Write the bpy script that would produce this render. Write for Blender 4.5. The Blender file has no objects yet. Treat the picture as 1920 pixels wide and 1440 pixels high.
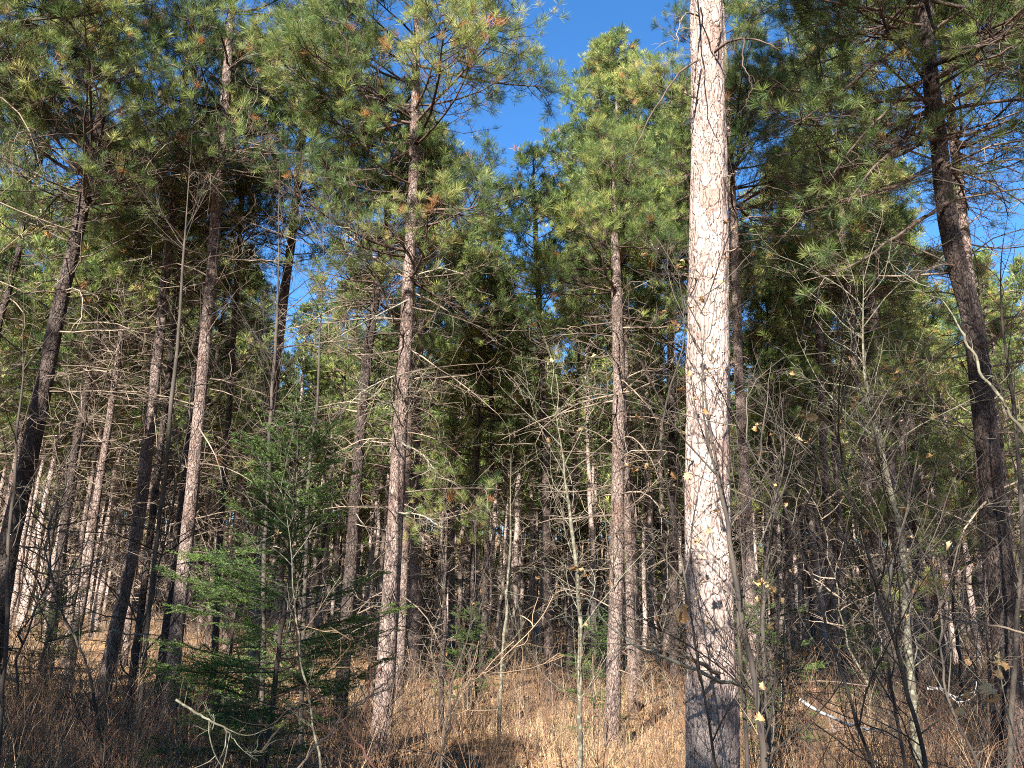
import bpy, math
import numpy as np
from mathutils import Matrix, Vector
rad = math.radians
S = bpy.context.scene
COL = S.collection

# ------------------------------------------------------------------ camera
F = 1554.0            # focal length in pixels of the 1920 wide photograph
PITCH, ROLL, EYE = rad(15.6), rad(1.53), 1.6
fw = np.array([0, math.cos(PITCH), math.sin(PITCH)])
r0 = np.array([1.0, 0, 0]); u0 = np.array([0, -math.sin(PITCH), math.cos(PITCH)])
rt = r0 * math.cos(ROLL) + u0 * math.sin(ROLL)
up = -r0 * math.sin(ROLL) + u0 * math.cos(ROLL)
cam = bpy.data.cameras.new('camera'); co = bpy.data.objects.new('camera', cam); COL.objects.link(co)
cam.sensor_width = 36; cam.lens = F / 1920 * 36; cam.clip_end = 3000; cam.clip_start = .05
m = Matrix.Identity(4)
for i in range(3):
    m[i][0], m[i][1], m[i][2] = rt[i], up[i], -fw[i]
m[2][3] = EYE
co.matrix_world = m
S.camera = co

# ------------------------------------------------------------------ sky, sun, exposure
SUN_EL, SUN_AZ = rad(32), rad(202)     # azimuth clockwise from +Y: behind the camera, to its left
w = bpy.data.worlds.new('World'); S.world = w; w.use_nodes = True
nt = w.node_tree; nt.nodes.clear()
sky = nt.nodes.new('ShaderNodeTexSky'); sky.sky_type = 'NISHITA'; sky.sun_disc = False
sky.sun_elevation = SUN_EL; sky.sun_rotation = SUN_AZ
sky.air_density = 1.0; sky.dust_density = 0.0; sky.ozone_density = 4.5; sky.altitude = 1200
bg = nt.nodes.new('ShaderNodeBackground'); bg.inputs[1].default_value = 0.058
hs = nt.nodes.new('ShaderNodeHueSaturation'); hs.inputs['Saturation'].default_value = 1.18
wo = nt.nodes.new('ShaderNodeOutputWorld')
nt.links.new(sky.outputs[0], hs.inputs['Color']); nt.links.new(hs.outputs[0], bg.inputs[0]); nt.links.new(bg.outputs[0], wo.inputs[0])
sl = bpy.data.lights.new('sun', 'SUN'); sl.energy = 5.0; sl.angle = rad(.53); sl.color = (1, .96, .90)
so = bpy.data.objects.new('sun', sl); COL.objects.link(so)
sd = Vector((math.sin(SUN_AZ) * math.cos(SUN_EL), math.cos(SUN_AZ) * math.cos(SUN_EL), math.sin(SUN_EL)))
so.rotation_euler = sd.to_track_quat('Z', 'Y').to_euler(); so.location = sd * 60
S.view_settings.view_transform = 'Standard'; S.view_settings.look = 'None'
S.view_settings.gamma = 1; S.view_settings.exposure = 2.5
S.cycles.max_bounces = 5; S.cycles.diffuse_bounces = 1; S.cycles.glossy_bounces = 1
S.cycles.transmission_bounces = 3; S.cycles.transparent_max_bounces = 4
S.cycles.filter_width = 1.05; S.cycles.use_denoising = False; S.cycles.sample_clamp_indirect = 3
S.cycles.caustics_reflective = False; S.cycles.caustics_refractive = False

# ------------------------------------------------------------------ helpers
def norm(v): return v / np.maximum(np.linalg.norm(v, axis=-1, keepdims=True), 1e-9)
def ray(x, y): return fw * F + rt * (x - 960) + up * (720 - y)
def at(x, y, Y):
    d = ray(x, y); t = Y / d[1]
    return np.array([0, 0, EYE]) + d * t
def depth(p): return float(np.dot(np.asarray(p) - np.array([0, 0, EYE]), fw))
def project(p):
    q = np.asarray(p) - np.array([0, 0, EYE]); z = np.dot(q, fw)
    return 960 + F * np.dot(q, rt) / z, 720 - F * np.dot(q, up) / z
def gz(x, y):
    x = np.asarray(x, float); y = np.asarray(y, float)
    h = .10 * np.sin(x * .31 + 1.2) * np.cos(y * .23) + .07 * np.sin(x * .9 + y * .7) + .25 * np.sin(y * .06 + x * .045 - 1.0)
    h = h + .014 * np.clip(y - 18, 0, 60) * (1 + .5 * np.tanh(-x / 12)) + .15 * np.clip(y - 62, 0, 110)
    return h * np.clip((np.hypot(x, y) - 1) / 8, 0, 1)

class MB:
    """collects faces for one mesh; per face a material slot and a random value"""
    def __init__(s): s.v = []; s.n = 0; s.f = []; s.mi = []; s.rn = []; s.sm = []
    def add(s, V, Fc, mi=0, rn=None, smooth=True):
        V = np.asarray(V, np.float32).reshape(-1, 3); Fc = np.asarray(Fc, np.int32)
        s.v.append(V); s.f.append(Fc + s.n); s.n += len(V)
        s.mi.append(np.full(len(Fc), mi, np.int32)); s.sm.append(np.full(len(Fc), smooth, bool))
        s.rn.append(np.full(len(Fc), .5, np.float32) if rn is None else np.asarray(rn, np.float32))
    def tube(s, P, R, sides=3, mi=0, rn=None, rough=None):
        P = np.asarray(P, float)
        if P.ndim == 2: P = P[None]; R = np.asarray(R)[None]
        N, k, _ = P.shape
        if N == 0: return
        T = norm(np.gradient(P, axis=1))
        m_ = norm(P[:, -1] - P[:, 0])
        ref = np.where(np.abs(m_[:, 2:3]) > .8, np.array([[1., 0, 0]]), np.array([[0, 0, 1.]]))[:, None, :]
        U = norm(np.cross(T, ref)); W = np.cross(T, U)
        a = np.arange(sides) * 2 * math.pi / sides
        rr = np.asarray(R, float)[:, :, None]
        if rough is not None: rr = rr * rough
        V = P[:, :, None, :] + rr[..., None] * (np.cos(a)[None, None, :, None] * U[:, :, None, :] + np.sin(a)[None, None, :, None] * W[:, :, None, :])
        i = np.arange(k - 1)[:, None] * sides; j = np.arange(sides)[None]; j2 = (j + 1) % sides
        q = np.stack([i + j, i + j2, i + sides + j2, i + sides + j], -1).reshape(-1, 4)
        Fc = (np.arange(N)[:, None, None] * (k * sides) + q[None]).reshape(-1, 4)
        r = None if rn is None else np.repeat(np.asarray(rn), len(q))
        s.add(V, Fc, mi, r)
    def build(s, name, mats, parent=None, data_only=False):
        me = bpy.data.meshes.new(name)
        V = np.concatenate(s.v); me.vertices.add(len(V)); me.vertices.foreach_set('co', V.ravel())
        lt = np.concatenate([np.full(len(f), f.shape[1], np.int32) for f in s.f])
        li = np.concatenate([f.ravel() for f in s.f]).astype(np.int32)
        me.loops.add(len(li)); me.loops.foreach_set('vertex_index', li)
        me.polygons.add(len(lt))
        me.polygons.foreach_set('loop_start', np.concatenate([[0], np.cumsum(lt)[:-1]]).astype(np.int32))
        me.polygons.foreach_set('material_index', np.concatenate(s.mi))
        me.polygons.foreach_set('use_smooth', np.concatenate(s.sm))
        at_ = me.attributes.new('rnd', 'FLOAT', 'FACE'); at_.data.foreach_set('value', np.concatenate(s.rn))
        for mm in (mats if isinstance(mats, (list, tuple)) else [mats]): me.materials.append(mm)
        me.update(calc_edges=True)
        if data_only: return me
        o = bpy.data.objects.new(name, me); COL.objects.link(o)
        if parent: o.parent = parent
        return o

def tag(o, label=None, cat=None, group=None, kind=None):
    if label: o['label'] = label
    if cat: o['category'] = cat
    if group: o['group'] = group
    if kind: o['kind'] = kind
    return o
def thing(name, label, cat, loc, rz=0, group=None):
    o = bpy.data.objects.new(name, None); COL.objects.link(o); o.empty_display_size = .2
    o.location = loc; o.rotation_euler = (0, 0, rz)
    return tag(o, label, cat, group)

def wander(rng, p0, d0, L, k, wig=.12, lift=0.0, curl=0.0):
    """N crooked twigs of k points"""
    N = len(p0); L = np.asarray(L, float).reshape(N, 1)
    nz = np.cumsum(rng.normal(0, wig, (N, k - 1, 3)), 1)
    sgrid = np.linspace(0, 1, k - 1)[None, :, None]
    lift = np.broadcast_to(np.asarray(lift, float).reshape(-1, 1, 1), (N, 1, 1))
    c = rng.normal(0, 1, (N, 1, 3)) * curl
    d = norm(d0[:, None, :] + nz + sgrid * (lift * np.array([0, 0, 1.]) + c))
    P = np.concatenate([p0[:, None], p0[:, None] + np.cumsum(d * (L / (k - 1))[:, None], 1)], 1)
    return P
def sample(P, idx, t):
    k = P.shape[1]; u = np.clip(t, 0, .999) * (k - 1); i = u.astype(int); f = (u - i)[:, None]
    a = P[idx, i]; b = P[idx, i + 1]
    return a * (1 - f) + b * f, norm(b - a)
def fork(rng, T, lo, hi, flat=.45):
    n = len(T); H = norm(np.cross(T, np.array([0, 0, 1.])) + 1e-6); Vv = np.cross(H, T)
    sg = rng.choice([-1., 1.], n)[:, None]; ph = rng.normal(0, flat, n)[:, None]
    perp = norm(H * sg * np.cos(ph) + Vv * np.sin(ph)); a = rng.uniform(lo, hi, n)[:, None]
    return T * np.cos(a) + perp * np.sin(a)
def rad_lin(r0_, r1_, k):
    r0_ = np.asarray(r0_, float).reshape(-1, 1); r1_ = np.asarray(r1_, float).reshape(-1, 1)
    s_ = np.linspace(0, 1, k)[None]
    return r0_ * (1 - s_) + r1_ * s_
def basis(D, rng):
    n = len(D); a = norm(rng.normal(0, 1, (n, 3))); X = norm(np.cross(D, a)); Y = np.cross(D, X)
    return np.stack([X, Y, D], -1)         # columns

def tuft_template(rng, n, wdt):
    """a brush of pine needles round a shoot along +Z, unit needle length"""
    az = rng.uniform(0, 2 * math.pi, n); el = rng.uniform(rad(10), rad(72), n)
    d = np.stack([np.cos(az) * np.sin(el), np.sin(az) * np.sin(el), np.cos(el)], -1)
    b = np.zeros((n, 3)); b[:, 2] = rng.uniform(-.40, .12, n)
    L = rng.uniform(.75, 1.1, n)[:, None]
    s_ = norm(np.cross(d, norm(rng.normal(0, 1, (n, 3))))) * wdt * .5
    tip = b + d * L; mid = b + d * L * .5 + s_
    return np.stack([b, mid, tip, b + d * L * .5 - s_], 1)   # slim rhombs (n,4,3)
def add_tufts(mb, rng, P, D, scale, tmpls, mi, rn):
    B = basis(norm(D), rng); which = rng.integers(0, len(tmpls), len(P))
    for i, t in enumerate(tmpls):
        s_ = which == i; n = s_.sum()
        if n == 0: continue
        V = np.einsum('nij,mqj->nmqi', B[s_], t) * scale[s_][:, None, None, None] + P[s_][:, None, None, :]
        q = np.arange(n * len(t) * 4).reshape(-1, 4)
        mb.add(V, q, mi, np.repeat(rn[s_], len(t)), smooth=False)

# ------------------------------------------------------------------ materials
def mat(name):
    m_ = bpy.data.materials.new(name); m_.use_nodes = True
    t = m_.node_tree; b = t.nodes['Principled BSDF']; b.inputs['Roughness'].default_value = .85
    b.inputs['Specular IOR Level'].default_value = .2
    return m_, t, b
def node(t, ty, **kw):
    n = t.nodes.new(ty)
    for k_, v in kw.items():
        if k_ in n.inputs.keys(): n.inputs[k_].default_value = v
        else: setattr(n, k_, v)
    return n
def ramp(t, src, stops):
    n = t.nodes.new('ShaderNodeValToRGB'); e = n.color_ramp.elements
    while len(e) < len(stops): e.new(.5)
    for el, (p, c) in zip(e, stops):
        el.position = p; el.color = (*c, 1) if len(c) == 3 else c
    t.links.new(src, n.inputs[0]); return n.outputs[0]
def mixc(t, f, a, b, mode='MIX'):
    n = t.nodes.new('ShaderNodeMix'); n.data_type = 'RGBA'; n.blend_type = mode
    for s_, v in ((0, f), (6, a), (7, b)):
        if isinstance(v, (int, float)): n.inputs[s_].default_value = v
        elif isinstance(v, tuple): n.inputs[s_].default_value = (*v, 1)
        else: t.links.new(v, n.inputs[s_])
    return n.outputs[2]
def coords(t, scale):
    c = t.nodes.new('ShaderNodeTexCoord'); mp = t.nodes.new('ShaderNodeMapping'); mp.inputs['Scale'].default_value = scale
    t.links.new(c.outputs['Object'], mp.inputs[0]); return mp.outputs[0]

def bark(name, ca, cb, cdark, bump=.02, plate=9.0, fleck=.62, crack=.8, plates=.0):
    m_, t, b = mat(name)
    co1 = coords(t, (1, 1, .38)); co2 = coords(t, (1, 1, .42))
    big = node(t, 'ShaderNodeTexNoise', Scale=5.0, Detail=4.0, Roughness=.6); t.links.new(coords(t, (1, 1, .6)), big.inputs['Vector'])
    fine = node(t, 'ShaderNodeTexNoise', Scale=75.0, Detail=4.0, Roughness=.7); t.links.new(co1, fine.inputs['Vector'])
    warp = node(t, 'ShaderNodeTexNoise', Scale=14.0, Detail=3.0); t.links.new(co2, warp.inputs['Vector'])
    add = t.nodes.new('ShaderNodeVectorMath'); add.operation = 'MULTIPLY_ADD'
    t.links.new(warp.outputs['Color'], add.inputs[0]); add.inputs[1].default_value = (.14, .14, .14); t.links.new(co2, add.inputs[2])
    vo = node(t, 'ShaderNodeTexVoronoi', feature='DISTANCE_TO_EDGE', Scale=plate); t.links.new(add.outputs[0], vo.inputs['Vector'])
    vc = node(t, 'ShaderNodeTexVoronoi', Scale=plate); t.links.new(add.outputs[0], vc.inputs['Vector'])
    base = mixc(t, ramp(t, big.outputs[0], [(.35, (0, 0, 0)), (.65, (1, 1, 1))]), ca, cb)
    base = mixc(t, .35, base, mixc(t, 1.0, base, ramp(t, vc.outputs['Distance'], [(0, (.7, .62, .58)), (1, (1.25, 1.2, 1.2))]), 'MULTIPLY'))
    base = mixc(t, ramp(t, fine.outputs[0], [(fleck - .07, (0, 0, 0)), (fleck, (1, 1, 1))]), base, cdark)
    broken = node(t, 'ShaderNodeTexNoise', Scale=11.0, Detail=2.0); t.links.new(co1, broken.inputs['Vector'])
    crk = t.nodes.new('ShaderNodeMath'); crk.operation = 'MULTIPLY'
    t.links.new(ramp(t, vo.outputs[0], [(.0, (crack,) * 3), (.035, (0, 0, 0))]), crk.inputs[0])
    t.links.new(ramp(t, broken.outputs[0], [(.44, (0, 0, 0)), (.58, (1, 1, 1))]), crk.inputs[1])
    base = mixc(t, crk.outputs[0], base, cdark)
    if plates:
        bv = node(t, 'ShaderNodeTexVoronoi', feature='DISTANCE_TO_EDGE', Scale=plates); bc = node(t, 'ShaderNodeTexVoronoi', Scale=plates)
        t.links.new(add.outputs[0], bv.inputs['Vector']); t.links.new(add.outputs[0], bc.inputs['Vector'])
        sep = t.nodes.new('ShaderNodeSeparateColor'); t.links.new(bc.outputs['Color'], sep.inputs[0])
        base = mixc(t, .75, base, mixc(t, 1.0, base, ramp(t, sep.outputs[0], [(0, (.62, .50, .44)), (.35, (.95, .92, .90)), (1, (1.15, 1.15, 1.12))]), 'MULTIPLY'))
        base = mixc(t, ramp(t, bv.outputs[0], [(0, (.85, .85, .85)), (.022, (.35, .35, .35)), (.06, (0, 0, 0))]), base, cdark)
    oi = t.nodes.new('ShaderNodeObjectInfo')
    base = mixc(t, .5, base, mixc(t, 1.0, base, ramp(t, oi.outputs['Random'], [(0, (.72, .68, .66)), (1, (1.15, 1.12, 1.1))]), 'MULTIPLY'))
    t.links.new(base, b.inputs['Base Color'])
    h = t.nodes.new('ShaderNodeMath'); h.operation = 'MULTIPLY_ADD'
    t.links.new(fine.outputs[0], h.inputs[0]); h.inputs[1].default_value = .5
    t.links.new(ramp(t, vo.outputs[0], [(0, (0, 0, 0)), (.14, (1, 1, 1))]), h.inputs[2])
    bp = node(t, 'ShaderNodeBump', Strength=.9, Distance=bump); t.links.new(h.outputs[0], bp.inputs['Height'])
    t.links.new(bp.outputs[0], b.inputs['Normal'])
    return m_
M = {}
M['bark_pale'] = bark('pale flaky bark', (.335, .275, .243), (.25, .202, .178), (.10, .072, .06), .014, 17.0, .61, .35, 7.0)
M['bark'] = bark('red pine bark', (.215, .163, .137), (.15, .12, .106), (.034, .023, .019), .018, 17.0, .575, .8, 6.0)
M['bark_far'] = bark('sunlit far pine bark', (.30, .235, .20), (.215, .17, .145), (.05, .036, .03), .018, 9.0, .6, .5)  # bark lightened so the colour itself carries sunlight on the far trunks
M['bark_dark'] = bark('dark shaded scaly bark', (.090, .066, .054), (.066, .054, .047), (.017, .012, .011), .025, 15.0, .56, .8, 6.0)  # shade on the dark hero trunks is put into this bark colour

def wood(name, ca, cb, scale=7.0, spots=None):
    m_, t, b = mat(name)
    n = node(t, 'ShaderNodeTexNoise', Scale=scale, Detail=3.0); t.links.new(coords(t, (1, 1, 1)), n.inputs['Vector'])
    at_ = t.nodes.new('ShaderNodeAttribute'); at_.attribute_name = 'rnd'
    c = mixc(t, ramp(t, n.outputs[0], [(.38, (0, 0, 0)), (.62, (1, 1, 1))]), ca, cb)
    c = mixc(t, 1.0, c, ramp(t, at_.outputs['Fac'], [(0, (.55, .52, .5)), (1, (1.4, 1.4, 1.4))]), 'MULTIPLY')
    if spots:
        n2 = node(t, 'ShaderNodeTexNoise', Scale=30.0, Detail=2.0); t.links.new(coords(t, (1, 1, 1)), n2.inputs['Vector'])
        c = mixc(t, ramp(t, n2.outputs[0], [(.5, (0, 0, 0)), (.56, (1, 1, 1))]), c, spots)
    t.links.new(c, b.inputs['Base Color'])
    return m_
M['limb'] = wood('live limb bark', (.090, .060, .045), (.041, .030, .025))
M['dead'] = wood('dead grey twigs', (.192, .148, .108), (.056, .042, .032), 2.5)
M['lichen'] = wood('lichen covered wood', (.180, .156, .114), (.102, .084, .060), 9, (.240, .228, .168))
M['sapling'] = wood('dark sapling bark', (.060, .048, .037), (.028, .023, .020), 4)
M['sapling_pale'] = wood('grey green sapling bark', (.093, .081, .056), (.043, .037, .026), 4, (.124, .118, .081))
M['birch'] = wood('white birch bark', (.375, .360, .340), (.250, .230, .210), 12, (.060, .050, .045))
M['red_twig'] = wood('red brown twig', (.15, .07, .05), (.09, .05, .036))
M['tan_twig'] = wood('tan twig', (.252, .174, .102), (.168, .114, .072))
M['brush'] = wood('brown brush stems', (.140, .082, .047), (.047, .030, .021), 2)

def leafy(name, stops, trans=.38, rough=.55, nscale=1.2, ntint=((.75, .8, .8), (1.2, 1.15, 1.0))):
    m_, t, b = mat(name)
    at_ = t.nodes.new('ShaderNodeAttribute'); at_.attribute_name = 'rnd'
    c = ramp(t, at_.outputs['Fac'], stops)
    n = node(t, 'ShaderNodeTexNoise', Scale=nscale, Detail=2.0); t.links.new(coords(t, (1, 1, 1)), n.inputs['Vector'])
    c = mixc(t, 1.0, c, ramp(t, n.outputs[0], [(.35, ntint[0]), (.65, ntint[1])]), 'MULTIPLY')
    t.links.new(c, b.inputs['Base Color']); b.inputs['Roughness'].default_value = rough
    b.inputs['Specular IOR Level'].default_value = .35
    tr = t.nodes.new('ShaderNodeBsdfTranslucent'); t.links.new(c, tr.inputs[0])
    mx = t.nodes.new('ShaderNodeMixShader'); mx.inputs[0].default_value = trans
    t.links.new(b.outputs[0], mx.inputs[1]); t.links.new(tr.outputs[0], mx.inputs[2])
    t.links.new(mx.outputs[0], t.nodes['Material Output'].inputs[0])
    return m_
M['needles'] = leafy('pine needles', [(0, (.022, .046, .014)), (.24, (.076, .122, .032)), (.54, (.18, .222, .06)), (.85, (.34, .325, .11)), (1, (.34, .15, .06))], .45)
M['spruce'] = leafy('spruce needles', [(0, (.03, .06, .015)), (.5, (.075, .13, .028)), (1, (.22, .27, .06))])
M['dryleaf'] = leafy('dry tan leaves', [(0, (.240, .120, .048)), (.5, (.360, .228, .108)), (1, (.432, .312, .168))], .4)
M['grass'] = leafy('dry grass blades', [(0, (.24, .15, .085)), (.5, (.40, .29, .17)), (.94, (.52, .41, .26)), (1, (.19, .21, .07))], .3, .7, .35, ((.55, .50, .47), (1.15, 1.1, 1.05)))
M['litter'] = leafy('fallen leaves', [(0, (.168, .084, .038)), (.5, (.280, .154, .070)), (1, (.406, .252, .126))], .1, .7)

m_, t_, b_ = mat('forest floor litter')
n1 = node(t_, 'ShaderNodeTexNoise', Scale=.5, Detail=5.0); t_.links.new(coords(t_, (1, 1, 1)), n1.inputs['Vector'])
n2 = node(t_, 'ShaderNodeTexNoise', Scale=22.0, Detail=6.0, Roughness=.7); t_.links.new(coords(t_, (1, 1, 1)), n2.inputs['Vector'])
c_ = mixc(t_, ramp(t_, n1.outputs[0], [(.38, (0, 0, 0)), (.62, (1, 1, 1))]), (.25, .145, .075), (.34, .225, .12))
c_ = mixc(t_, 1.0, c_, ramp(t_, n2.outputs[0], [(.32, (.35, .3, .28)), (.6, (1.25, 1.2, 1.15))]), 'MULTIPLY')
t_.links.new(c_, b_.inputs['Base Color'])
bp_ = node(t_, 'ShaderNodeBump', Strength=1.0, Distance=.05); t_.links.new(n2.outputs[0], bp_.inputs['Height']); t_.links.new(bp_.outputs[0], b_.inputs['Normal'])
M['floor'] = m_

# ------------------------------------------------------------------ ground
g = np.linspace(-1, 1, 221); gx = np.sinh(g * 4.2) / math.sinh(4.2) * 420
GX, GY = np.meshgrid(gx, gx + 12, indexing='ij')
mb = MB(); k_ = len(g); i_ = np.arange(k_ - 1)
Q = (i_[:, None] * k_ + i_[None]).ravel()
mb.add(np.stack([GX, GY, gz(GX, GY)], -1), np.stack([Q, Q + k_, Q + k_ + 1, Q + 1], -1))
tag(mb.build('ground', M['floor']), kind='structure')

# ------------------------------------------------------------------ pines
R0 = np.random.default_rng(7)
T_NEAR = [tuft_template(R0, 48, .030) for _ in range(6)]
T_MID = [tuft_template(R0, 22, .065) for _ in range(6)]
T_FAR = [tuft_template(R0, 10, .13) for _ in range(6)]

def live_crown(rng, mb, tp, z0, z1, cr, tm, tscale=.15, step=.36, per=4.2, dens=1.0, elev0=-6, sides=4, lean=None, sparse_low=.35, tint=0.0, lmod=None):
    """limbs, twigs (slot 0) and needle tufts (slot 1) along a trunk between z0 and z1"""
    nw = max(3, int((z1 - z0) / step)); zs = []
    for i in range(nw):
        z = z0 + (z1 - z0) * (i + .2) / nw
        zs += list(z + rng.normal(0, step * .18, max(2, int(rng.poisson(per)))))
    z = np.clip(np.array(zs), z0, z1 - .05); u = (z - z0) / (z1 - z0); n = len(z)
    az = rng.uniform(0, 2 * math.pi, n)
    L = cr * np.clip(1 - u, .04, 1) ** .62 * (.55 + .45 * np.clip(u * 4 + .4, 0, 1)) * rng.uniform(.6, 1.15, n)
    if lmod is not None: L = L * lmod(az, u)
    el = rad(elev0) + u * rad(58) + rng.normal(0, rad(9), n)
    d = np.stack([np.cos(az) * np.cos(el), np.sin(az) * np.cos(el), np.sin(el)], -1)
    P1 = wander(rng, tp(z), d, L, 8, .085, .45, .15)
    rb = .006 + .011 * L
    mb.tube(P1, rad_lin(rb, rb * .25, 8), sides, 0, rng.random(n))
    # secondary
    c2 = np.maximum(3, (L * 11.5 * dens).astype(int)); idx = np.repeat(np.arange(n), c2)
    t2 = rng.uniform(.16, 1, len(idx)) ** .85; p2, tt = sample(P1, idx, t2)
    L2 = L[idx] * (.42 - .2 * t2) * rng.uniform(.6, 1.3, len(idx)) + .12
    P2 = wander(rng, p2, fork(rng, tt, rad(30), rad(70), .6), L2, 5, .16, .55, .35)
    mb.tube(P2, rad_lin(.0045 + .004 * L2, .0028, 5), 3, 0, rng.random(len(idx)))
    # tertiary
    c3 = np.maximum(2, (2.2 + L2 * 6.5).astype(int)); i3 = np.repeat(np.arange(len(L2)), c3)
    t3 = rng.uniform(.3, 1, len(i3)); p3, tt3 = sample(P2, i3, t3)
    L3 = rng.uniform(.08, .26, len(i3))
    P3 = wander(rng, p3, fork(rng, tt3, rad(20), rad(60), .8), L3, 3, .2, .7, .3)
    if tm is not T_FAR: mb.tube(P3, rad_lin(np.full(len(i3), .0034), np.full(len(i3), .0024), 3), 3, 0, rng.random(len(i3)))
    # needles: not on the inner and lowest wood
    uu = u[idx][i3]; tpos = t2[i3]
    keep = rng.random(len(i3)) < np.clip(-.05 + tpos * 1.15, 0, 1) * np.clip(sparse_low + uu * 4, 0, 1)
    e2 = rng.random(len(idx)) < np.clip(sparse_low + u[idx] * 4, 0, 1)
    e1 = rng.random(n) < np.clip(sparse_low + u * 3, 0, 1)
    TP = np.concatenate([P3[keep, -1], P2[e2, -1], P1[e1, -1]])
    TD = np.concatenate([P3[keep, -1] - P3[keep, -2], P2[e2, -1] - P2[e2, -2], P1[e1, -1] - P1[e1, -2]])
    TD = norm(TD) + np.array([0, 0, .45])
    own = np.concatenate([idx[i3][keep], idx[e2], np.arange(n)[e1]])
    rl = rng.normal(0, .13, n)[own]
    rn = np.clip(rng.beta(2, 2.6, len(TP)) * .86 + rl + tint, 0, 1); rn[rng.random(len(TP)) < .012] = 1
    add_tufts(mb, rng, TP, TD, tscale * np.clip(rng.lognormal(-.08, .26, len(TP)), .45, 1.5), tm, 1, rn)
    return len(TP)

def dead_limbs(rng, tp, z, L, el, az=None, twig=6.0, k=7, droop=-.25, curl=.5):
    n = len(z); az = rng.uniform(0, 2 * math.pi, n) if az is None else az
    d = np.stack([np.cos(az) * np.cos(el), np.sin(az) * np.cos(el), np.sin(el)], -1)
    P1 = wander(rng, tp(z), d, L, k, .13, droop, curl)
    out = [(P1, .0035 + .0065 * L, .0022, 4, np.arange(n))]
    c2 = np.maximum(2, (L * twig).astype(int)); idx = np.repeat(np.arange(n), c2)
    t2 = rng.uniform(.15, 1, len(idx)); p2, tt = sample(P1, idx, t2)
    L2 = L[idx] * rng.uniform(.12, .42, len(idx)) + .05
    P2 = wander(rng, p2, fork(rng, tt, rad(30), rad(80), .9), L2, 5, .2, .1, .7)
    out.append((P2, .0028 + .003 * L2, .0018, 3, idx))
    c3 = np.maximum(1, (L2 * 5).astype(int)); i3 = np.repeat(np.arange(len(L2)), c3)
    p3, tt3 = sample(P2, i3, rng.uniform(.3, 1, len(i3))); L3 = rng.uniform(.05, .2, len(i3))
    P3 = wander(rng, p3, fork(rng, tt3, rad(30), rad(80), .9), L3, 3, .2, 0, .5)
    out.append((P3, np.full(len(i3), .0026), .0018, 3, idx[i3]))
    return out
def add_dead(mb, rng, sets, pick=None, mi=0, fat=1.0):
    n0 = len(sets[0][0]); rl = rng.random(n0)
    for P, ra, rb, sd_, own in sets:
        s_ = np.ones(len(P), bool) if pick is None else own == pick
        if s_.any(): mb.tube(P[s_], rad_lin(np.asarray(ra)[s_] * fat, np.full(s_.sum(), rb * fat), P.shape[1]), sd_, mi, rl[own[s_]])

def noise_grid(rng, nz, na, cz, ca):
    g_ = rng.normal(0, 1, (cz + 2, ca)); zz = np.linspace(0, cz, nz); aa = np.arange(na) * ca / na
    i = zz.astype(int); f = (zz - i)[:, None]; j = aa.astype(int); h = (aa - j)[None]
    A = g_[i][:, j % ca]; B = g_[i + 1][:, j % ca]; C_ = g_[i][:, (j + 1) % ca]; D = g_[i + 1][:, (j + 1) % ca]
    return (A * (1 - f) + B * f) * (1 - h) + (C_ * (1 - f) + D * f) * h

def trunk_from(P, R, rng, sides, rough=.03):
    mb = MB(); k = len(P); Ht = P[-1, 2] - P[0, 2]
    n = 1 + rough * (noise_grid(rng, k, sides, max(4, int(Ht * 3)), max(3, sides // 3)) + .6 * noise_grid(rng, k, sides, max(6, int(Ht * 9)), sides))
    mb.tube(P, R, sides, 0, None, n[None]); return mb

def ctrl_trunk(pts, zt, rbase, rmid, ztop_r, rng, k=70, wob=.02):
    """pts: world control points from low to high; extended down into the soil and up to zt"""
    pts = np.array(pts); s0 = (pts[1] - pts[0]) / (pts[1][2] - pts[0][2]); s1 = (pts[-1] - pts[-2]) / (pts[-1][2] - pts[-2][2])
    gb = float(gz(pts[0][0], pts[0][1])) - .25
    a = [pts[0] + s0 * (gb - pts[0][2])] if pts[0][2] > gb else []
    b = [pts[-1] + s1 * .6 * (zt - pts[-1][2])] if zt > pts[-1][2] else []
    C_ = np.array(a + list(pts) + b); z = np.linspace(C_[0, 2], max(zt, C_[-1, 2]), k)
    X = np.stack([np.interp(z, C_[:, 2], C_[:, i]) for i in (0, 1)], -1)
    for _ in range(3):
        X[1:-1] = (X[:-2] + 2 * X[1:-1] + X[2:]) / 4
    X += np.cumsum(rng.normal(0, wob / math.sqrt(k), (k, 2)), 0) * np.clip((z - z[0]) / 8, 0, 1)[:, None]
    P = np.concatenate([X, z[:, None]], 1)
    R = np.interp(z, [z[0], z[0] + .5, pts[0][2] + .6, ztop_r, max(zt, ztop_r + .1)], [rbase * 1.75, rbase * 1.1, rbase, rmid, .012])
    return P, R

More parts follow.
